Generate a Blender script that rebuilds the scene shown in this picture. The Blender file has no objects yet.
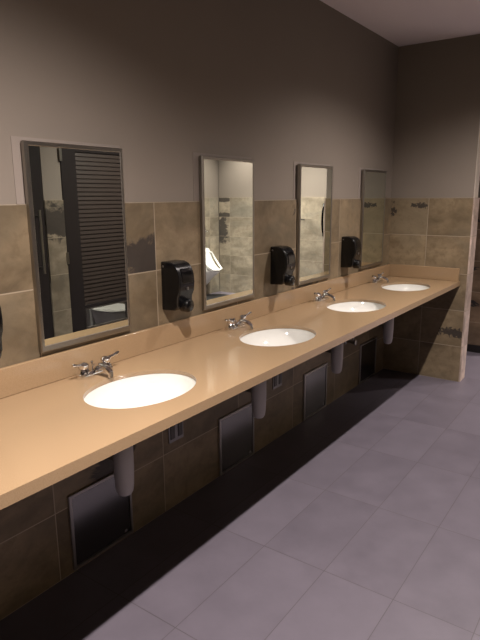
import bpy, bmesh, math, random
from mathutils import Vector, Matrix
random.seed(4)
S = bpy.context.scene
C = S.collection
PI = math.pi

# ---------------------------------------------------------------- camera
cd = bpy.data.cameras.new('camera'); cam = bpy.data.objects.new('camera', cd); C.objects.link(cam)
R_ = Vector((0.81466417, 0.57990557, -0.0056401)); U_ = Vector((-0.12102488, 0.17951366, 0.97628266)); F_ = Vector((-0.56716423, 0.79465991, -0.21642635))
M = Matrix((R_, U_, -F_)).transposed().to_4x4(); M.translation = Vector((1.79908, 0.0, 1.56019))
cam.matrix_world = M
cd.sensor_fit = 'VERTICAL'; cd.sensor_height = 24.0; cd.lens = 560.04 / 640 * 24.0; cd.clip_start = 0.02
S.camera = cam
# ---------------------------------------------------------------- world, exposure
w = bpy.data.worlds.new('world'); S.world = w; w.use_nodes = True
w.node_tree.nodes['Background'].inputs[0].default_value = (0.02, 0.02, 0.022, 1)
w.node_tree.nodes['Background'].inputs[1].default_value = 0.2
S.view_settings.view_transform = 'Standard'; S.view_settings.look = 'None'
S.view_settings.gamma = 1; S.view_settings.use_curve_mapping = False
S.view_settings.exposure = 1.8
S.cycles.max_bounces = 10; S.cycles.diffuse_bounces = 1; S.cycles.glossy_bounces = 6
# ---------------------------------------------------------------- the ceiling downlights, the last three added as fill (lamps sit in the fixtures built below)
LIGHT_COL = (1.0, 0.90, 0.84)
DOWNLIGHTS = [  # x, y, watts, label
    (1.28, 0.87, 108, 'recessed round ceiling downlight above the floor beside the nearest basin'),
    (1.28, 3.60, 66, 'recessed round ceiling downlight level with the third basin'),
    (3.00, 5.90, 140, 'recessed round ceiling downlight between the toilet stall and the urinal'),
    (2.20, 6.60, 130, 'added unseen fill downlight, close to the far tiled wall'),  # added to brighten the far wall shown in the third mirror
    (3.30, 6.90, 55, 'added unseen fill downlight, in the corner above the urinal'),  # added to lift the dark upper walls in the second mirror
    (3.00, 3.55, 45, 'added unseen fill downlight, inside the toilet stall'),  # added so the toilet behind the door vent shows bright
]
CEIL = 2.744
for i, (x, y, wt, lab) in enumerate(DOWNLIGHTS):
    ld = bpy.data.lights.new('downlight_lamp', 'SPOT'); ld.energy = wt; ld.color = LIGHT_COL
    ld.spot_size = math.radians(112 if lab.endswith(('stall', 'urinal')) else (143 if x < 2 else 118)); ld.spot_blend = 1.0; ld.shadow_soft_size = 0.022
    lo = bpy.data.objects.new('downlight_lamp', ld); C.objects.link(lo); lo.location = (x, y, CEIL - 0.012)

# ================================================================ helpers
def srgb(r, g, b):
    f = lambda c: (c / 255 / 12.92) if c / 255 <= 0.04045 else ((c / 255 + 0.055) / 1.055) ** 2.4
    return (f(r), f(g), f(b), 1)

class NT:
    def __init__(s, name, rough=0.5, metal=0.0, spec=0.5):
        s.m = bpy.data.materials.new(name); s.m.use_nodes = True; s.t = s.m.node_tree; s.b = s.t.nodes['Principled BSDF']
        s.b.inputs['Roughness'].default_value = rough; s.b.inputs['Metallic'].default_value = metal
        s.b.inputs['Specular IOR Level'].default_value = spec
    def n(s, typ, **kw):
        x = s.t.nodes.new(typ)
        for k, v in kw.items(): setattr(x, k, v)
        return x
    def put(s, sock, v):
        if isinstance(v, bpy.types.NodeSocket): s.t.links.new(v, sock)
        else: sock.default_value = v
    def math(s, op, a, b=0.0, c=0.0, clamp=False):
        x = s.n('ShaderNodeMath', operation=op); x.use_clamp = clamp
        s.put(x.inputs[0], a); s.put(x.inputs[1], b); s.put(x.inputs[2], c); return x.outputs[0]
    def mix(s, f, a, b):
        x = s.n('ShaderNodeMix', data_type='RGBA'); s.put(x.inputs[0], f); s.put(x.inputs[6], a); s.put(x.inputs[7], b); return x.outputs[2]
    def pos(s):
        g = s.n('ShaderNodeNewGeometry'); q = s.n('ShaderNodeSeparateXYZ'); s.t.links.new(g.outputs['Position'], q.inputs[0]); return g.outputs['Position'], q.outputs
    def vec(s, x, y, z):
        q = s.n('ShaderNodeCombineXYZ'); s.put(q.inputs[0], x); s.put(q.inputs[1], y); s.put(q.inputs[2], z); return q.outputs[0]
    def noise(s, v, scale, detail=4, w=None, rough=0.55, dist=0.0):
        x = s.n('ShaderNodeTexNoise', noise_dimensions='4D' if w is not None else '3D')
        s.put(x.inputs['Vector'], v); s.put(x.inputs['Scale'], scale); s.put(x.inputs['Detail'], detail); s.put(x.inputs['Roughness'], rough); s.put(x.inputs['Distortion'], dist)
        if w is not None: s.put(x.inputs['W'], w)
        return x.outputs[0]
    def ramp(s, f, lo, hi): 
        x = s.n('ShaderNodeMapRange'); s.put(x.inputs[0], f); s.put(x.inputs[1], lo); s.put(x.inputs[2], hi); return x.outputs[0]
    def color(s, v): s.put(s.b.inputs['Base Color'], v); return s
    def bump(s, h, strength=0.2, dist=0.002):
        x = s.n('ShaderNodeBump'); s.put(x.inputs['Height'], h); x.inputs['Strength'].default_value = strength; x.inputs['Distance'].default_value = dist
        s.t.links.new(x.outputs[0], s.b.inputs['Normal'])

def plain(name, col, rough=0.5, metal=0.0, spec=0.5, var=0.06, scale=40):
    k = NT(name, rough, metal, spec); p, _ = k.pos()
    f = k.noise(p, scale, 3)
    a = tuple(c * (1 - var) for c in col[:3]) + (1,); b = tuple(min(1, c * (1 + var)) for c in col[:3]) + (1,)
    k.color(k.mix(f, a, b)); return k.m

def tile_mat(name, axis, u0, tw, th, patches=(), slate=0.62, base=(134, 119, 97), seed=0.0):
    """stone tiles on a wall running along axis (0 = x, 1 = y); joints at u0 + k*tw and k*th"""
    k = NT(name, 0.42, 0, 0.4); p, q = k.pos(); u, v = q[axis], q[2]
    cu = k.math('DIVIDE', k.math('SUBTRACT', u, u0), tw); cv = k.math('DIVIDE', v, th)
    iu, iv = k.math('FLOOR', cu), k.math('FLOOR', cv)
    fu, fv = k.math('FRACT', cu), k.math('FRACT', cv)
    wn = k.n('ShaderNodeTexWhiteNoise', noise_dimensions='3D'); k.put(wn.inputs[0], k.vec(iu, iv, seed)); rnd = wn.outputs[0]
    W = k.math('MULTIPLY', rnd, 17.0)
    uv = k.vec(u, v, seed)
    uvs = k.vec(k.math('MULTIPLY', u, 0.6), v, seed)
    n1 = k.noise(uvs, 4.5, 6, W, 0.6, 0.6); n2 = k.noise(uv, 16, 6, W, 0.65, 0.3); n3 = k.noise(uvs, 2.6, 3, W, 0.5, 1.2)
    B = srgb(*base); sc = lambda r, g, b: (B[0] * r, B[1] * g, B[2] * b, 1)
    col = k.mix(k.ramp(n1, 0.36, 0.64), sc(0.62, 0.60, 0.58), sc(1.28, 1.25, 1.22))
    col = k.mix(k.math('MULTIPLY', k.ramp(n2, 0.48, 0.68), 0.6), col, sc(0.62, 0.57, 0.52))
    col = k.mix(k.math('MULTIPLY', k.ramp(n3, 0.52, 0.66), 0.45), col, sc(0.72, 0.78, 0.86))
    x = k.n('ShaderNodeMix', data_type='RGBA', blend_type='MULTIPLY'); k.put(x.inputs[0], 1.0); k.put(x.inputs[6], col)
    tv = k.math('ADD', k.math('MULTIPLY', rnd, 0.22), 0.87); k.put(x.inputs[7], k.vec(tv, tv, tv)); col = x.outputs[2]
    # dark slate veins of their own shape in a few tiles
    dark = srgb(62, 57, 58); dk = k.mix(n2, srgb(40, 37, 39), srgb(60, 55, 56))
    wob = k.math('MULTIPLY', k.math('SUBTRACT', k.noise(uvs, 7, 6, W, 0.68, 1.0), 0.5), 3.4)
    if slate < 1:
        g = k.math('SUBTRACT', k.noise(uvs, 3.0, 5, k.math('ADD', W, 3.3), 0.55, 1.0), slate); col = k.mix(k.ramp(g, 0.0, 0.02), col, dk)
    wob2 = k.math('MULTIPLY', k.math('SUBTRACT', k.noise(uv, 26, 5, W, 0.65, 1.2), 0.5), 5.5)
    for (pu, pv, ru, rv, cell) in patches:
        a = k.math('DIVIDE', k.math('SUBTRACT', u, pu), ru); b = k.math('DIVIDE', k.math('SUBTRACT', v, pv), rv)
        d = k.math('ADD', k.math('SQRT', k.math('ADD', k.math('MULTIPLY', a, a), k.math('MULTIPLY', b, b))), wob2 if ru < 0.12 else wob)
        m = k.math('MULTIPLY', k.ramp(d, 1.12, 0.85), 0.85)
        if cell:
            inside = k.math('MULTIPLY', k.math('MULTIPLY', k.math('GREATER_THAN', u, cell[0]), k.math('LESS_THAN', u, cell[1])),
                            k.math('MULTIPLY', k.math('GREATER_THAN', v, cell[2]), k.math('LESS_THAN', v, cell[3])))
            m = k.math('MULTIPLY', m, inside)
        col = k.mix(m, col, dk)
    gu = 0.0022 / tw; gv = 0.0022 / th
    eu = k.math('LESS_THAN', k.math('MINIMUM', fu, k.math('SUBTRACT', 1.0, fu)), gu)
    ev = k.math('LESS_THAN', k.math('MINIMUM', fv, k.math('SUBTRACT', 1.0, fv)), gv)
    g = k.math('MAXIMUM', eu, ev)
    k.color(k.mix(g, col, srgb(172, 157, 138)))
    k.bump(k.math('ADD', k.math('MULTIPLY', k.math('SUBTRACT', 1.0, g), 0.8), k.math('MULTIPLY', n2, 0.5)), 0.25, 0.002)
    return k.m

def paint_mat(name, c):
    k = NT(name, 0.75, 0, 0.25); p, _ = k.pos(); n = k.noise(p, 2.0, 3); f = k.noise(p, 260, 2)
    k.color(k.mix(n, srgb(*[x - 3 for x in c]), srgb(*[x + 3 for x in c]))); k.bump(f, 0.12, 0.001); return k.m

def obj(name, bm, mat, parent=None, smooth=None, bevel=0.0, segs=2, **props):
    bmesh.ops.remove_doubles(bm, verts=bm.verts, dist=1e-5)
    bmesh.ops.recalc_face_normals(bm, faces=bm.faces)
    me = bpy.data.meshes.new(name); bm.to_mesh(me); bm.free(); me.materials.append(mat)
    o = bpy.data.objects.new(name, me); C.objects.link(o)
    if parent: o.parent = parent
    if bevel:
        b = o.modifiers.new('bevel', 'BEVEL'); b.width = bevel; b.segments = segs; b.limit_method = 'ANGLE'; b.angle_limit = math.radians(35)
        smooth = 45 if smooth is None else smooth
    if smooth:
        me.polygons.foreach_set('use_smooth', [True] * len(me.polygons))
        me.set_sharp_from_angle(angle=math.radians(smooth))
    for k_, v in props.items(): o[k_] = v
    return o
def thing(name, label, cat, loc=(0, 0, 0), group=None):
    o = bpy.data.objects.new(name, None); C.objects.link(o); o.location = loc; o.empty_display_size = 0.1
    o['label'] = label; o['category'] = cat
    if group: o['group'] = group
    return o
def dup(root, loc, label):
    r = root.copy(); C.objects.link(r); r.location = loc; r['label'] = label
    for ch in list(root.children):
        c = ch.copy(); C.objects.link(c); c.parent = r
        for g in list(ch.children):
            d = g.copy(); C.objects.link(d); d.parent = c
    return r
def box(bm, x0, x1, y0, y1, z0, z1):
    vs = [bm.verts.new((x, y, z)) for x in (x0, x1) for y in (y0, y1) for z in (z0, z1)]
    for f in ((0, 1, 3, 2), (4, 6, 7, 5), (0, 4, 5, 1), (2, 3, 7, 6), (0, 2, 6, 4), (1, 5, 7, 3)): bm.faces.new([vs[i] for i in f])
    return bm
def bx(*a): return box(bmesh.new(), *a)
def frame_of(d):
    d = Vector(d).normalized(); a = Vector((0, 0, 1)) if abs(d.z) < 0.9 else Vector((1, 0, 0)); u = d.cross(a).normalized(); return d, u, d.cross(u)
def rings(bm, rr, close=True, cap=True):
    R = [[bm.verts.new(p) for p in ring] for ring in rr]; n = len(R[0])
    for a, b in zip(R, R[1:]):
        for i in range(n if close else n - 1): bm.faces.new((a[i], a[(i + 1) % n], b[(i + 1) % n], b[i]))
    if cap: bm.faces.new(R[0][::-1]); bm.faces.new(R[-1])
    return bm
def tube(bm, pts, rad, n=14, cap=True):
    pts = [Vector(p) for p in pts]; rad = rad if isinstance(rad, (list, tuple)) else [rad] * len(pts)
    rr = []; pu = None
    for i, p in enumerate(pts):
        d = (pts[min(i + 1, len(pts) - 1)] - pts[max(i - 1, 0)]).normalized()
        if pu is None: _, pu, _ = frame_of(d)
        u = (pu - d * pu.dot(d)).normalized(); v = d.cross(u); pu = u
        rr.append([p + (u * math.cos(2 * PI * k / n) + v * math.sin(2 * PI * k / n)) * rad[i] for k in range(n)])
    return rings(bm, rr, True, cap)
def lathe(bm, c, prof, n=24, d=(0, 0, 1), cap=True):
    c = Vector(c); d, u, v = frame_of(d)
    return rings(bm, [[c + d * h + (u * math.cos(2 * PI * k / n) + v * math.sin(2 * PI * k / n)) * r for k in range(n)] for r, h in prof], True, cap)
def bez(p0, p1, p2, p3, n=10):
    P = [Vector(p) for p in (p0, p1, p2, p3)]; out = []
    for i in range(n + 1):
        t = i / n; out.append(P[0] * (1 - t) ** 3 + P[1] * 3 * t * (1 - t) ** 2 + P[2] * 3 * t * t * (1 - t) + P[3] * t ** 3)
    return out
def prism(bm, prof, y0, y1):      # prof = (x, z) outline swept along y
    a = [bm.verts.new((x, y0, z)) for x, z in prof]; b = [bm.verts.new((x, y1, z)) for x, z in prof]; n = len(a)
    bm.faces.new(a); bm.faces.new(b[::-1])
    for i in range(n): bm.faces.new((a[i], b[i], b[(i + 1) % n], a[(i + 1) % n]))
    return bm

# ================================================================ materials
H = 1.535; TH = H / 5
PAINT = paint_mat('wall_paint', (150, 139, 129))
CEILP = paint_mat('ceiling_paint', (226, 216, 218))
TILE_L = tile_mat('tile_left', 1, 1.862, 0.636, TH, slate=0.70, patches=(
    (1.80, 1.285, 0.20, 0.085, (1.245, 1.862, 1.228, 1.535)), (1.56, 0.40, 0.13, 0.16, (1.245, 1.862, 0.31, 0.61)), (3.30, 0.95, 0.2, 0.05, None)))
TILE_E = tile_mat('tile_end', 0, -0.045, 0.365, TH, slate=0.74, seed=5.0, base=(142, 126, 102), patches=(
    (0.255, 1.475, 0.07, 0.022, (0.15, 0.318, 1.228, 1.535)), (0.60, 0.425, 0.09, 0.035, None), (0.02, 1.44, 0.02, 0.05, None)))
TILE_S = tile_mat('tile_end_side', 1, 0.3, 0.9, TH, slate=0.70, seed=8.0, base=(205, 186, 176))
TILE_H = tile_mat('tile_hall', 0, 0.05, 0.63, TH, slate=0.60, seed=2.0, base=(130, 110, 92), patches=((0.72, 0.80, 0.10, 0.16, None),))
TILE_F = tile_mat('tile_far', 0, 3.67, 0.62, TH, slate=0.66, seed=9.0, base=(158, 148, 132), patches=(
    (3.78, 1.50, 0.3, 0.03, (3.67, 4.2, 1.228, 1.535)), (3.76, 1.26, 0.2, 0.04, (3.67, 4.2, 1.228, 1.535)), (3.86, 0.98, 0.16, 0.18, (3.67, 4.2, 0.61, 1.228))))
TILE_R = tile_mat('tile_right', 1, 6.5, 0.62, TH, slate=0.72, seed=12.0, base=(158, 148, 132))
TILE_P = tile_mat('tile_pier', 1, 2.0, 1.3, TH, slate=0.75, seed=15.0, base=(150, 138, 122), patches=((2.9, 1.36, 0.3, 0.14, None),))

k = NT('floor_tiles', 0.45, 0, 0.4); p, q = k.pos()
cu = k.math('DIVIDE', k.math('SUBTRACT', q[0], 0.565), 0.303); cv = k.math('DIVIDE', k.math('SUBTRACT', q[1], 1.305), 0.605)
fu, fv = k.math('FRACT', cu), k.math('FRACT', cv)
wn = k.n('ShaderNodeTexWhiteNoise', noise_dimensions='3D'); k.put(wn.inputs[0], k.vec(k.math('FLOOR', cu), k.math('FLOOR', cv), 1.0))
g = k.math('MAXIMUM', k.math('LESS_THAN', k.math('MINIMUM', fu, k.math('SUBTRACT', 1.0, fu)), 0.0016 / 0.303),
           k.math('LESS_THAN', k.math('MINIMUM', fv, k.math('SUBTRACT', 1.0, fv)), 0.0018 / 0.605))
nn = k.noise(p, 6, 6, k.math('MULTIPLY', wn.outputs[0], 9.0), 0.6); n2 = k.noise(p, 90, 3)
col = k.mix(k.ramp(nn, 0.3, 0.7), srgb(100, 94, 104), srgb(114, 107, 118)); col = k.mix(k.math('MULTIPLY', n2, 0.25), col, srgb(106, 98, 105))
col = k.mix(k.math('MULTIPLY', wn.outputs[0], 0.35), col, srgb(122, 115, 126))
k.color(k.mix(g, col, srgb(90, 83, 88))); k.bump(k.math('SUBTRACT', k.math('MULTIPLY', n2, 0.3), g), 0.25, 0.0015)
k.put(k.b.inputs['Roughness'], k.math('ADD', k.math('MULTIPLY', nn, 0.2), 0.32)); FLOOR = k.m

k = NT('solid_surface', 0.15, 0, 0.5); p, q = k.pos()
k.color(k.mix(k.ramp(k.noise(p, 420, 2), 0.4, 0.7), srgb(175, 147, 115), srgb(163, 135, 103)))
COUNTER = k.m
PORC = plain('porcelain', srgb(238, 236, 230), 0.08, 0, 0.6, 0.01)
CHROME = plain('chrome', (0.78, 0.78, 0.79, 1), 0.07, 1.0, 0.5, 0.02)
STEEL = plain('brushed_steel', (0.33, 0.31, 0.28, 1), 0.38, 1.0, 0.5, 0.06, 120)
PANEL = plain('panel_steel', (0.26, 0.255, 0.26, 1), 0.2, 1.0, 0.5, 0.04, 60)
DSTEEL = plain('dull_steel', (0.3, 0.29, 0.28, 1), 0.3, 1.0)
BLACK = plain('black_plastic', srgb(11, 11, 13), 0.25, 0, 0.5, 0.1)
BLACKM = plain('black_smoked_window', srgb(9, 9, 11), 0.08, 0, 0.6, 0.1)
RUBBER = plain('black_rubber', srgb(22, 21, 24), 0.7)
BASEB = plain('black_vinyl', srgb(30, 26, 27), 0.5)
WRAP = plain('white_vinyl_wrap', srgb(188, 182, 184), 0.4, 0, 0.5, 0.03)
DOORM = plain('dark_brown_laminate', srgb(44, 38, 38), 0.42, 0, 0.4, 0.08, 12)
SLAT = plain('brown_slats', srgb(64, 54, 50), 0.45, 0, 0.4, 0.05, 12)
BOARD = plain('pale_paint', srgb(160, 148, 140), 0.7, 0, 0.3, 0.03)
PLATE = plain('outlet_steel', (0.3, 0.29, 0.29, 1), 0.4, 1.0)
OUTLET = plain('outlet_plastic', srgb(84, 80, 80), 0.4)
LEDGE = plain('corner_trim', srgb(212, 200, 188), 0.35, 0, 0.5, 0.03)
MG = NT('mirror_glass', 0.0, 1.0); MG.color((0.77, 0.83, 0.77, 1)); MIRROR = MG.m
PFRAME = plain('panel_frame_steel', (0.42, 0.40, 0.39, 1), 0.4, 1.0, 0.5, 0.04, 60)
EM = NT('lamp_lens', 0.4); EM.color((0.9, 0.88, 0.84, 1)); EM.b.inputs['Emission Color'].default_value = (1, 0.86, 0.72, 1); EM.b.inputs['Emission Strength'].default_value = 6.0; LENS = EM.m
WHITE = plain('white_metal', srgb(225, 222, 216), 0.4)

# ================================================================ room
st = dict(kind='structure')
XR, YB, YF, XL = 3.9, -2.0, 7.35, -1.7
obj('floor', bx(XL, XR, YB, YF, -0.1, 0), FLOOR, **st)
obj('ceiling', bx(XL, XR, YB, YF, CEIL, CEIL + 0.1), CEILP, **st)
T = 0.012
YE0, YE1, XE = 4.784, 4.934, 0.682
wl = obj('wall_left', bx(-0.15, -T, YB, YE1, 0, CEIL), PAINT, **st)
obj('tile_wainscot', bx(-T, 0, YB, YE0, 0, H), TILE_L, wl)
we = obj('wall_end', bx(-T, XE - T, YE0 + T, YE1 - T, 0, CEIL), PAINT, **st)
obj('tile_wainscot', bx(-T, XE - T, YE0, YE0 + T, 0, H), TILE_E, we)
obj('tile_edge', bx(XE - T, XE, YE0, YE1, 0, H), TILE_S, we)
obj('tile_back', bx(-0.1, XE - T, YE1 - T, YE1, 0, H), TILE_E, we)
obj('corner_bead', bx(XE - T - 0.003, XE - T + 0.0015, YE0 + T - 0.0015, YE1 - T + 0.0015, H, CEIL), LEDGE, we)
obj('wall_cap', bx(-0.16, -T, YE1, YE1 + 0.01, 0, CEIL), PAINT, wl)
wh = obj('wall_hall', bx(XL, 0.84, 5.83 + T, 5.98, 0, CEIL), PAINT, **st)
obj('tile_wainscot', bx(XL, 0.84, 5.83, 5.83 + T, 0, H), TILE_H, wh)
obj('baseboard_hall', bx(XL, 0.84, 5.822, 5.83, 0, 0.075), BASEB, **st)
obj('wall_entry', bx(XL - 0.1, XL, YE1 - 0.2, YF, 0, CEIL), PAINT, **st)
obj('wall_near', bx(XL - 0.1, XR + 0.1, YB - 0.1, YB, 0, CEIL), PAINT, **st)
wf = obj('wall_far', bx(XL, XR, YF + T, YF + 0.1, 0, CEIL), PAINT, **st)
obj('tile_wainscot', bx(XL, XR - T, YF, YF + T, 0, H), TILE_F, wf)
wr = obj('wall_right', bx(XR + T, XR + 0.1, YB, YF + 0.1, 0, CEIL), PAINT, **st)
obj('tile_wainscot', bx(XR, XR + T, YB, YF, 0, H), TILE_R, wr)
# stall front: piers, header, doors
XS = 2.2
bm = bmesh.new()
for a, b in ((YB, 1.9), (2.85, 3.03), (3.80, 4.38)): box(bm, XS + T, XS + 0.1, a, b, 0, CEIL)
box(bm, XS + T, XS + 0.1, 1.9, 2.85, 2.12, CEIL); box(bm, XS + T, XS + 0.1, 3.03, 3.80, 2.12, CEIL)
ws = obj('wall_stall', bm, PAINT, **st)
obj('wall_partition', bx(XS + 0.1, XR, 4.30, 4.38, 0, CEIL), PAINT, **st)
bm = bmesh.new()
for a, b in ((YB, 1.9), (2.85, 3.03), (3.80, 4.38)): box(bm, XS, XS + T, a, b, 0, H)
obj('tile_wainscot', bm, TILE_P, ws)
d1 = obj('door_1', bx(XS + 0.012, XS + 0.05, 1.91, 2.845, 0.12, 2.11), DOORM, bevel=0.002, **st)
bm = bmesh.new(); tube(bm, [(XS - 0.04, 2.765, 0.95), (XS - 0.04, 2.765, 1.46)], 0.012)
for z in (1.0, 1.41): tube(bm, [(XS + 0.014, 2.765, z), (XS - 0.04, 2.765, z)], 0.008)
obj('pull_handle', bm, STEEL, d1, smooth=40, label='long brushed steel pull handle')
bm = bmesh.new()
y0, y1, x0, x1 = 3.04, 3.795, XS + 0.012, XS + 0.05
box(bm, x0, x1, y0, 3.19, 0.12, 2.11); box(bm, x0, x1, 3.70, y1, 0.12, 2.11); box(bm, x0, x1, 3.19, 3.70, 1.93, 2.11)
box(bm, x0, x1, 3.19, 3.70, 0.585, 0.615); box(bm, x0, x1, 3.19, 3.70, 0.12, 0.40)
d2 = obj('door_2', bm, DOORM, bevel=0.002, **st)
bm = bmesh.new(); n = 36; dz = (1.93 - 0.615) / n
for i in range(n):
    z = 0.615 + i * dz
    prism(bm, [(x0 + 0.004, z + 0.002), (x0 + 0.004, z + 0.006), (x0 + 0.011, z + dz), (x0 + 0.022, z + dz), (x0 + 0.022, z), (x0 + 0.011, z)], 3.19, 3.70)
obj('louvers', bm, SLAT, d2, label='horizontal brown louver slats')
bm = bmesh.new()
for b in ((3.19, 3.202, 0.40, 0.585), (3.688, 3.70, 0.40, 0.585), (3.202, 3.688, 0.40, 0.412), (3.202, 3.688, 0.573, 0.585)): box(bm, x0 - 0.004, x0 + 0.02, *b)
obj('vent_frame', bm, STEEL, d2)
for z in (1.0, 1.85): obj('hinge', bx(XS - 0.004, XS + 0.012, 3.02, 3.045, z, z + 0.1), STEEL, d2)

# ================================================================ counter with oval cut-outs
D, HC, TK, TS = 0.62, 0.862, 0.037, 0.016
SINKS = [1.41, 2.38, 3.345, 4.275]; SX, SA, SB = 0.34, 0.178, 0.234   # semi axes in x and y
def counter():
    bm = bmesh.new(); NX, NY = 16, 22; cache = {}
    def V(x, y, z):
        key = (round(x, 5), round(y, 5), round(z, 5))
        if key not in cache: cache[key] = bm.verts.new((x, y, z))
        return cache[key]
    ys = [SINKS[0] - 0.45] + [(a + b) / 2 for a, b in zip(SINKS, SINKS[1:])] + [YE0]
    xs = [D * i / NX for i in range(NX + 1)]
    for z in (HC, HC - TS):
        for x0, x1 in zip(xs, xs[1:]): bm.faces.new((V(x0, YB, z), V(x1, YB, z), V(x1, ys[0], z), V(x0, ys[0], z)))
        for i, yc in enumerate(SINKS):
            a0, a1 = ys[i], ys[i + 1]; yy = [a0 + (a1 - a0) * j / NY for j in range(NY + 1)]
            O = [(x, a0) for x in xs[:-1]] + [(D, y) for y in yy[:-1]] + [(x, a1) for x in xs[:0:-1]] + [(0, y) for y in yy[:0:-1]]
            I = []
            for x, y in O:
                t = math.atan2((y - yc) / SB, (x - SX) / SA); I.append((SX + SA * math.cos(t), yc + SB * math.sin(t)))
            n = len(O)
            for j in range(n):
                q = (j + 1) % n
                bm.faces.new((V(*I[j], z), V(*O[j], z), V(*O[q], z), V(*I[q], z)))
                if z == HC: bm.faces.new((V(*I[j], HC), V(*I[q], HC), V(*I[q], HC - TS), V(*I[j], HC - TS)))
    for e in [e for e in bm.edges if e.is_boundary and e.verts[0].co.z > HC - 0.001 and e.verts[1].co.z > HC - 0.001]:
        p_, q_ = e.verts; bm.faces.new((V(*p_.co), V(*q_.co), V(q_.co.x, q_.co.y, HC - TS), V(p_.co.x, p_.co.y, HC - TS)))
    return bm
ct = thing('vanity_counter', 'long tan solid-surface vanity counter with four oval cut-outs along the tiled wall', 'counter', (0, 0, 0))
obj('countertop', counter(), COUNTER, ct)
obj('front_edge', bx(D - 0.03, D, YB, YE0, HC - TK, HC - TS), COUNTER, ct)
obj('backsplash', bx(0, 0.018, YB, YE0, HC, HC + 0.107), COUNTER, ct, bevel=0.003)
obj('side_splash', bx(0.018, D - 0.01, YE0 - 0.018, YE0, HC, HC + 0.107), COUNTER, ct, bevel=0.003)

# ---------------------------------------------------------------- basins
def basin():
    t = thing('sink_basin', '', 'sink', (SX, SINKS[0], HC - TS - 0.0005), 'undermount oval basins in the counter')
    bm = bmesh.new(); n = 56
    def ring(f, z, sh=0.0): return [(math.cos(2 * PI * k / n) * SA * f + sh, math.sin(2 * PI * k / n) * SB * f, z) for k in range(n)]
    inner = [ring(1.07, 0), ring(1.0, -0.001), ring(0.985, -0.010), ring(0.95, -0.028), ring(0.88, -0.048), ring(0.75, -0.072), ring(0.55, -0.096), ring(0.32, -0.112), ring(0.12, -0.118)]
    outer = [ring(0.16, -0.130), ring(0.36, -0.122), ring(0.6, -0.104), ring(0.80, -0.078), ring(0.92, -0.056), ring(1.01, -0.030), ring(1.04, -0.012), ring(1.10, -0.010), ring(1.10, -0.0)]
    rr = inner + outer
    R = [[bm.verts.new(p) for p in r] for r in rr]
    for a, b in zip(R, R[1:] + R[:1]):
        for i in range(n): bm.faces.new((a[i], a[(i + 1) % n], b[(i + 1) % n], b[i]))
    obj('bowl', bm, PORC, t, smooth=60)
    bm = bmesh.new(); lathe(bm, (0, 0, 0), [(0.012, -0.1195), (0.022, -0.1145), (0.030, -0.1135), (0.030, -0.120), (0.023, -0.130), (0.019, -0.136), (0.019, -0.140)], 24)
    obj('drain', bm, CHROME, t, smooth=50)
    return t
b0 = basin()
names_s = ['white oval basin nearest the camera', 'white oval basin second from the camera, dimly lit',
           'white oval basin third along the counter from the camera', 'white oval basin farthest away, beside the end wall']
b0['label'] = names_s[0]
for y, l in zip(SINKS[1:], names_s[1:]): dup(b0, (SX, y, HC - TS - 0.0005), l)

# ---------------------------------------------------------------- faucets
def faucet():
    t = thing('faucet', '', 'faucet', (0.072, 1.415, HC), 'chrome two-handle faucets')
    bm = bmesh.new(); n = 40
    def st_(hw, hl, z):  # stadium
        o = []
        for k_ in range(n):
            a = 2 * PI * k_ / n; c, s = math.cos(a), math.sin(a); o.append((c * hw, s * hw + (hl - hw) * (1 if s > 0 else -1), z))
        return o
    rings(bm, [st_(0.030, 0.086, 0), st_(0.031, 0.087, 0.004), st_(0.029, 0.085, 0.018), st_(0.02, 0.076, 0.026)])
    obj('base_plate', bm, CHROME, t, smooth=40)
    bm = bmesh.new(); lathe(bm, (0, 0, 0.012), [(0.021, 0), (0.019, 0.02), (0.017, 0.028), (0.008, 0.033)], 20)
    pts = bez((0.0, 0, 0.022), (0.025, 0, 0.046), (0.065, 0, 0.048), (0.094, 0, 0.022), 12)
    tube(bm, pts, [0.018 - 0.006 * i / 12 for i in range(13)], 16); tube(bm, [(0.090, 0, 0.028), (0.094, 0, 0.006)], 0.0115, 16)
    obj('spout', bm, CHROME, t, smooth=40)
    bm = bmesh.new(); tube(bm, [(-0.018, 0, 0.015), (-0.018, 0, 0.045)], 0.003, 8); lathe(bm, (-0.018, 0, 0.043), [(0.003, 0), (0.006, 0.004), (0.006, 0.009), (0.002, 0.012)], 12)
    obj('drain_rod', bm, CHROME, t, smooth=40)
    for s in (-1, 1):
        bm = bmesh.new(); y = 0.056 * s
        lathe(bm, (0, y, 0.014), [(0.026, 0), (0.0255, 0.010), (0.020, 0.018), (0.017, 0.024), (0.021, 0.030), (0.021, 0.040), (0.015, 0.047), (0.004, 0.050)], 20)
        h = obj('handle', bm, CHROME, t, smooth=40)
        bm = bmesh.new()
        P = bez((0.002, y, 0.052), (0.004, y + s * 0.016, 0.056), (0.008, y + s * 0.034, 0.058), (0.012, y + s * 0.062, 0.068), 8)
        tube(bm, P, [0.008, 0.0085, 0.008, 0.007, 0.0062, 0.006, 0.0065, 0.0075, 0.005], 12)
        obj('lever', bm, CHROME, h, smooth=40)
    return t
f0 = faucet()
names_f = ['chrome two-handle faucet at the nearest basin', 'chrome two-handle faucet behind the second basin, below the mirror reflecting the urinal',
           'chrome two-handle faucet behind the third basin', 'chrome two-handle faucet at the farthest basin by the end wall']
f0['label'] = names_f[0]
for y, l in zip((2.39, 3.37, 4.345), names_f[1:]): dup(f0, (0.072, y, HC), l)

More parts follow.
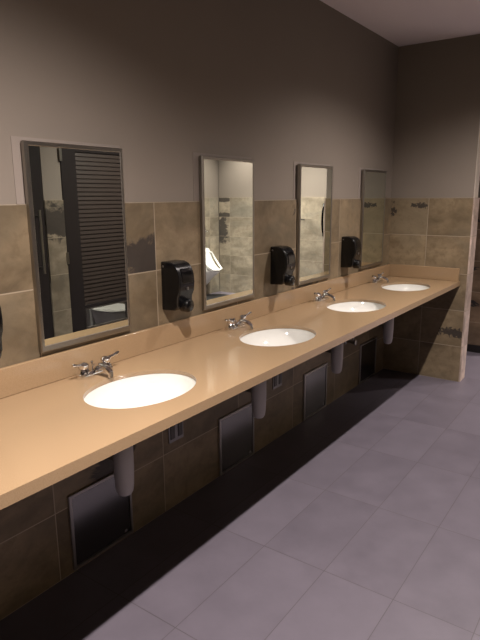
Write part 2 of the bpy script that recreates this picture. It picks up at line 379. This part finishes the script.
# ---------------------------------------------------------------- mirrors
MW, MZ0, MZ1 = 0.456, 0.988, 1.752
def mirror():
    t = thing('wall_mirror', '', 'mirror', (0, 1.443, MZ0), 'steel-framed wall mirrors')
    h = MW / 2; Z = MZ1 - MZ0; bm = bmesh.new(); fw, fb, d = 0.018, 0.026, 0.021
    # frame: four mitred channel bars with rounded outer edges
    def rect(a, b, c, e, x): return [(x, a, c), (x, b, c), (x, b, e), (x, a, e)]
    R = [rect(-h, h, 0, Z, 0.0), rect(-h, h, 0, Z, d - 0.004), rect(-h + 0.004, h - 0.004, 0.005, Z - 0.004, d), rect(-h + fw - 0.004, h - fw + 0.004, fb - 0.004, Z - fw + 0.004, d), rect(-h + fw, h - fw, fb, Z - fw, d - 0.004), rect(-h + fw, h - fw, fb, Z - fw, 0.004), rect(-h + fw, h - fw, fb, Z - fw, 0.0)]
    V = [[bm.verts.new(p) for p in r] for r in R]
    for a, b in zip(V, V[1:] + V[:1]):
        for i in range(4): bm.faces.new((a[i], a[(i + 1) % 4], b[(i + 1) % 4], b[i]))
    obj('mirror_frame', bm, STEEL, t)
    obj('mirror_glass', bx(0.006, 0.0185, -h + fw - 0.002, h - fw + 0.002, fb - 0.002, Z - fw + 0.002), MIRROR, t)
    obj('backing_board', bx(-T, -0.0095, -h - 0.030, h + 0.012, H - MZ0 + 0.001, Z + 0.014), BOARD, t, label='pale painted margin behind the frame')
    return t
m0 = mirror()
names_m = ['steel-framed mirror nearest the camera, reflecting a dark louvered door', 'steel-framed mirror reflecting the white urinal',
           'steel-framed mirror reflecting a bright white wall, above the third basin', 'steel-framed mirror farthest away, beside the corner with the end wall']
m0['label'] = names_m[0]
for y, l in zip((2.411, 3.374, 4.362), names_m[1:]): dup(m0, (0, y, MZ0), l)

# ---------------------------------------------------------------- soap dispensers
def dispenser():
    t = thing('soap_dispenser', '', 'soap dispenser', (0, 1.943, 1.038), 'black wall soap dispensers')
    w_ = 0.053
    prof = [(0.0, 0.0), (0.082, 0.004), (0.098, 0.02), (0.100, 0.06), (0.1125, 0.085), (0.117, 0.12), (0.113, 0.155), (0.102, 0.182), (0.084, 0.200), (0.058, 0.209), (0.0, 0.209)]
    prof = [(x_, z_ * 1.09) for x_, z_ in prof]
    bm = bmesh.new(); prism(bm, prof, -w_, w_)
    bd = obj('body', bm, BLACK, t, bevel=0.006, segs=3, smooth=50)
    bm = bmesh.new(); prof = [(0.096, 0.124), (0.1195, 0.131), (0.1165, 0.169), (0.105, 0.199), (0.096, 0.199)]
    prism(bm, prof, -0.034, 0.034); obj('level_window', bm, BLACKM, t, bevel=0.002)
    bm = bmesh.new(); n = 20; R = []
    for x in (0.085, 0.118, 0.128, 0.132):
        f = {0.085: 1, 0.118: 1, 0.128: 0.92, 0.132: 0.75}[x]
        R.append([(x, 0.031 * f * math.cos(2 * PI * k / n), 0.026 + (0.032 * f) * math.sin(2 * PI * k / n)) for k in range(n)])
    rings(bm, R); obj('push_lever', bm, BLACK, t, smooth=50)
    bm = bmesh.new(); lathe(bm, (0.1145, 0.0, 0.106), [(0.0075, 0), (0.0075, 0.0035), (0.004, 0.0045)], 14, (1, 0, 0)); obj('badge', bm, PLATE, t, smooth=40, label='small silver round badge')
    bm = bmesh.new(); lathe(bm, (0.016, -w_ + 0.001, 0.207), [(0.005, 0), (0.005, 0.002), (0.003, 0.003)], 12, (0, -1, 0)); obj('lock', bm, PLATE, t, smooth=40, label='small silver lock on the side')
    return t
s0 = dispenser()
names_d = ['black soap dispenser between the first and second mirrors', 'black soap dispenser between the second and third mirrors',
           'black soap dispenser between the third and fourth mirrors', 'black soap dispenser cut off by the left edge of the photo']
s0['label'] = names_d[0]
for y, l in zip((2.888, 3.862, 0.962), names_d[1:]): dup(s0, (0, y, 1.036), l)

# ---------------------------------------------------------------- wrapped drain pipes
def pipe():
    t = thing('drain_pipe', '', 'pipe', (0.215, SINKS[0], 0), 'wrapped drain pipes under the basins')
    bm = bmesh.new(); lathe(bm, (0, 0, 0.378), [(0.012, 0.0), (0.026, 0.006), (0.034, 0.02), (0.038, 0.045), (0.041, 0.12), (0.041, 0.28), (0.034, 0.288)], 28); obj('pipe_cover', bm, WRAP, t, smooth=50)
    bm = bmesh.new(); tube(bm, bez((0.0, 0, 0.62), (0.0, 0, 0.71), (0.125, 0, 0.63), (0.125, 0, 0.700), 8) , 0.017, 14); obj('tailpiece', bm, RUBBER, t, smooth=50)
    bm = bmesh.new(); tube(bm, [(-0.214, 0, 0.53), (-0.1, 0, 0.53), (0.0, 0, 0.53)], 0.017, 14); lathe(bm, (-0.2145, 0, 0.53), [(0.036, 0), (0.034, 0.006), (0.018, 0.014)], 20, (1, 0, 0)); obj('trap_arm', bm, DSTEEL, t, smooth=50)
    return t
p0 = pipe()
names_p = ['white wrapped drain pipe under the nearest basin', 'white wrapped drain pipe under the second basin', 'white wrapped drain pipe under the third basin', 'white wrapped drain pipe under the farthest basin']
p0['label'] = names_p[0]
for y, l in zip((2.39, 3.345, 4.285), names_p[1:]): dup(p0, (0.215, y, 0), l)

# ---------------------------------------------------------------- steel panels low on the wall
def panel():
    t = thing('access_panel', '', 'panel', (0, 1.46, 0.012), 'steel panels low under the counter')
    bm = bmesh.new(); h, Z = 0.172, 0.345
    def rect(a, c, e, x): return [(x, -a, c), (x, a, c), (x, a, e), (x, -a, e)]
    R = [rect(h, 0, Z, 0), rect(h, 0, Z, 0.010), rect(h - 0.002, 0.002, Z - 0.002, 0.012), rect(h - 0.014, 0.014, Z - 0.014, 0.012), rect(h - 0.014, 0.014, Z - 0.014, 0)]
    V = [[bm.verts.new(p) for p in r] for r in R]
    for a, b in zip(V, V[1:] + V[:1]):
        for i in range(4): bm.faces.new((a[i], a[(i + 1) % 4], b[(i + 1) % 4], b[i]))
    obj('panel_frame', bm, PFRAME, t)
    obj('panel_door', bx(0.0, 0.008, -h + 0.017, h - 0.017, 0.017, Z - 0.017), PANEL, t, bevel=0.001)
    bm = bmesh.new(); lathe(bm, (0.008, h - 0.045, 0.03), [(0.009, 0), (0.009, 0.002), (0.006, 0.003)], 14, (1, 0, 0)); obj('latch', bm, CHROME, t, smooth=40)
    return t
a0 = panel()
names_a = ['steel access panel in the lower wall, nearest the camera', 'steel access panel low on the wall, second from the camera', 'steel access panel low on the wall, third from the camera', 'steel access panel low on the wall, farthest one in the shadow']
a0['label'] = names_a[0]
for y, l in zip((2.478, 3.447, 4.40), names_a[1:]): dup(a0, (0, y, 0.004), l)

def outlet():
    t = thing('wall_outlet', '', 'outlet', (0, 1.955, 0.355), 'outlets under the counter')
    obj('cover_plate', bx(0, 0.006, -0.054, 0.054, 0, 0.105), PLATE, t, bevel=0.002)
    for s in (-1, 1): obj('receptacle', bx(0.006, 0.010, s * 0.028 - 0.016, s * 0.028 + 0.016, 0.018, 0.087), OUTLET, t, bevel=0.002)
    return t
o0 = outlet()
names_o = ['double outlet on the lower wall between the first two drain pipes', 'double outlet on the lower wall between the second and third drain pipes']
o0['label'] = names_o[0]
dup(o0, (0, 2.925, 0.355), names_o[1])
# shut-off valve below the fourth basin
t = thing('shutoff_valve', 'dark shut-off valve on the lower wall between the third and fourth drain pipes', 'valve', (0, 3.95, 0.44))
bm = bmesh.new(); lathe(bm, (0, 0, 0), [(0.028, 0), (0.026, 0.006), (0.010, 0.012), (0.010, 0.05), (0.014, 0.052), (0.014, 0.075)], 16, (1, 0, 0)); obj('valve_body', bm, DSTEEL, t, smooth=40)
bm = bmesh.new(); tube(bm, [(0.065, 0, 0.01), (0.065, 0, 0.2), (0.09, 0.02, 0.37)], 0.005, 8); obj('supply_hose', bm, DSTEEL, t, smooth=40)
bm = bmesh.new(); lathe(bm, (0.075, 0, 0), [(0.012, 0), (0.022, 0.004), (0.022, 0.012), (0.010, 0.016)], 12, (1, 0, 0)); obj('valve_handle', bm, DSTEEL, t, smooth=40)

# ================================================================ right side of the room (seen in the mirrors)
def urinal():
    t = thing('urinal', 'white wall-hung urinal with chrome flush valve, seen in the second mirror', 'urinal', (XR, 6.86, 0))
    # sections from the top down: (z, depth of the back rim, half width, lip depth)
    n = 32; bm = bmesh.new(); R = []
    def ring(z, dep, hw, back=0.0, inner=False):
        o = []
        for k_ in range(n):
            a = PI * k_ / (n - 1) - PI / 2
            o.append((-(back + (dep - back) * max(0, math.cos(a)) ** 0.8), hw * math.sin(a), z))
        return o
    outer = [(0.76, 0.10, 0.10), (0.755, 0.14, 0.13), (0.72, 0.15, 0.155), (0.66, 0.165, 0.17), (0.58, 0.20, 0.178), (0.50, 0.27, 0.18), (0.44, 0.36, 0.175), (0.40, 0.365, 0.16), (0.36, 0.31, 0.145), (0.30, 0.22, 0.12), (0.22, 0.15, 0.09), (0.17, 0.10, 0.06)]
    rings(bm, [ring(*o) for o in outer])
    obj('bowl', bm, PORC, t, smooth=60)
    bm = bmesh.new()
    # hollow front: dark-free porcelain recess rim following the sloping mouth
    P = [(-0.135, 0, 0.715), (-0.15, 0.10, 0.69), (-0.185, 0.135, 0.60), (-0.26, 0.14, 0.50), (-0.34, 0.11, 0.445), (-0.368, 0, 0.435), (-0.34, -0.11, 0.445), (-0.26, -0.14, 0.50), (-0.185, -0.135, 0.60), (-0.15, -0.10, 0.69), (-0.135, 0, 0.715)]
    tube(bm, P, 0.016, 10); obj('rim', bm, PORC, t, smooth=60)
    bm = bmesh.new(); tube(bm, [(-0.07, 0, 0.74), (-0.07, 0, 0.98)], 0.014); lathe(bm, (-0.07, 0, 0.74), [(0.03, 0), (0.03, 0.02), (0.018, 0.03)], 16)
    lathe(bm, (-0.07, 0, 0.98), [(0.03, -0.06), (0.045, 0.0), (0.045, 0.08), (0.036, 0.11), (0.012, 0.12)], 18); tube(bm, [(0, 0, 1.01), (-0.07, 0, 1.01)], 0.02)
    v = obj('flush_valve', bm, CHROME, t, smooth=40)
    bm = bmesh.new(); tube(bm, [(-0.09, 0, 1.02), (-0.17, 0.0, 1.03)], [0.008, 0.011]); obj('flush_lever', bm, CHROME, v, smooth=40)
urinal()
bm = bmesh.new(); n = 28
rings(bm, [[(3.52 + 0.30 * f * math.copysign(abs(math.cos(2 * PI * k / n)) ** 0.7, math.cos(2 * PI * k / n)), 6.86 + 0.27 * f * math.copysign(abs(math.sin(2 * PI * k / n)) ** 0.7, math.sin(2 * PI * k / n)), z) for k in range(n)] for f, z in ((1, 0), (1, 0.006), (0.97, 0.01))])
o = obj('floor_mat', bm, RUBBER); o['label'] = 'black rounded rubber mat on the floor under the urinal'; o['category'] = 'mat'

t = thing('toilet', 'pale toilet inside the stall, seen below the louvers in the first mirror', 'toilet', (2.76, 3.97, 0))
bm = bmesh.new(); n = 28
def ov(a, b, cx, z): return [(cx + a * math.cos(2 * PI * k / n), b * math.sin(2 * PI * k / n), z) for k in range(n)]
rings(bm, [ov(0.16, 0.11, 0.05, 0), ov(0.15, 0.10, 0.05, 0.1), ov(0.17, 0.12, 0.03, 0.2), ov(0.23, 0.17, 0.0, 0.32), ov(0.25, 0.185, 0.0, 0.39), ov(0.20, 0.14, 0.0, 0.39), ov(0.14, 0.09, 0.02, 0.25)])
obj('bowl', bm, PORC, t, smooth=50)
bm = bmesh.new(); rings(bm, [ov(0.25, 0.185, 0.0, 0.392), ov(0.255, 0.19, 0.0, 0.405), ov(0.245, 0.18, 0.0, 0.418)]); obj('seat_lid', bm, PORC, t, smooth=50)
obj('tank', bx(0.24, 0.42, -0.19, 0.19, 0.38, 0.76), PORC, t, bevel=0.02)
obj('tank_lid', bx(0.23, 0.43, -0.2, 0.2, 0.762, 0.79), PORC, t, bevel=0.006)
bm = bmesh.new(); rings(bm, [[(0.42 - (0.30 - z) * 0.2 * 0 + dx, dy, z) for dx, dy in ((0, -0.1), (0, 0.1), (-0.25, 0.1), (-0.25, -0.1))] for z in (0.0, 0.379)]); obj('pedestal', bm, PORC, t, bevel=0.01)
bm = bmesh.new(); tube(bm, [(0.238, -0.13, 0.70), (0.215, -0.13, 0.70), (0.21, -0.07, 0.695)], 0.006, 8); obj('flush_handle', bm, CHROME, t, smooth=40)

# black curved grab handle on the far wall (seen in the third mirror)
t = thing('grab_handle', 'narrow black curved handle on the far wall, seen in the third mirror', 'handle', (1.99, YF, 1.0))
bm = bmesh.new(); P = bez((0, -0.012, 0.0), (0, -0.07, 0.06), (0, -0.07, 0.37), (0, -0.012, 0.43), 14); tube(bm, P, [0.008 + 0.008 * math.sin(PI * i / 14) for i in range(15)], 12); obj('grip', bm, BLACK, t, smooth=50)
for z in (0.0, 0.43):
    bm = bmesh.new(); lathe(bm, (0, 0, z), [(0.022, 0), (0.022, 0.006), (0.014, 0.014)], 16, (0, -1, 0)); obj('mounting_disc', bm, BLACK, t, smooth=50)

# ---------------------------------------------------------------- ceiling downlights, the added fill ones included
for x, y, wt, lab in DOWNLIGHTS:
    t = thing('ceiling_light', lab, 'ceiling light', (x, y, CEIL), 'recessed ceiling downlights')
    bm = bmesh.new(); n = 32
    R = [[(r * math.cos(2 * PI * k / n), r * math.sin(2 * PI * k / n), z) for k in range(n)] for r, z in ((0.06, 0), (0.085, 0), (0.085, -0.004), (0.078, -0.008), (0.064, -0.006))]
    V = [[bm.verts.new(p_) for p_ in r] for r in R]
    for a, b in zip(V, V[1:] + V[:1]):
        for i in range(n): bm.faces.new((a[i], a[(i + 1) % n], b[(i + 1) % n], b[i]))
    obj('trim_ring', bm, WHITE, t, smooth=40)
    bm = bmesh.new(); lathe(bm, (0, 0, -0.004), [(0.061, 0), (0.061, 0.003)], n); obj('lens', bm, LENS, t, label='glowing warm lens')
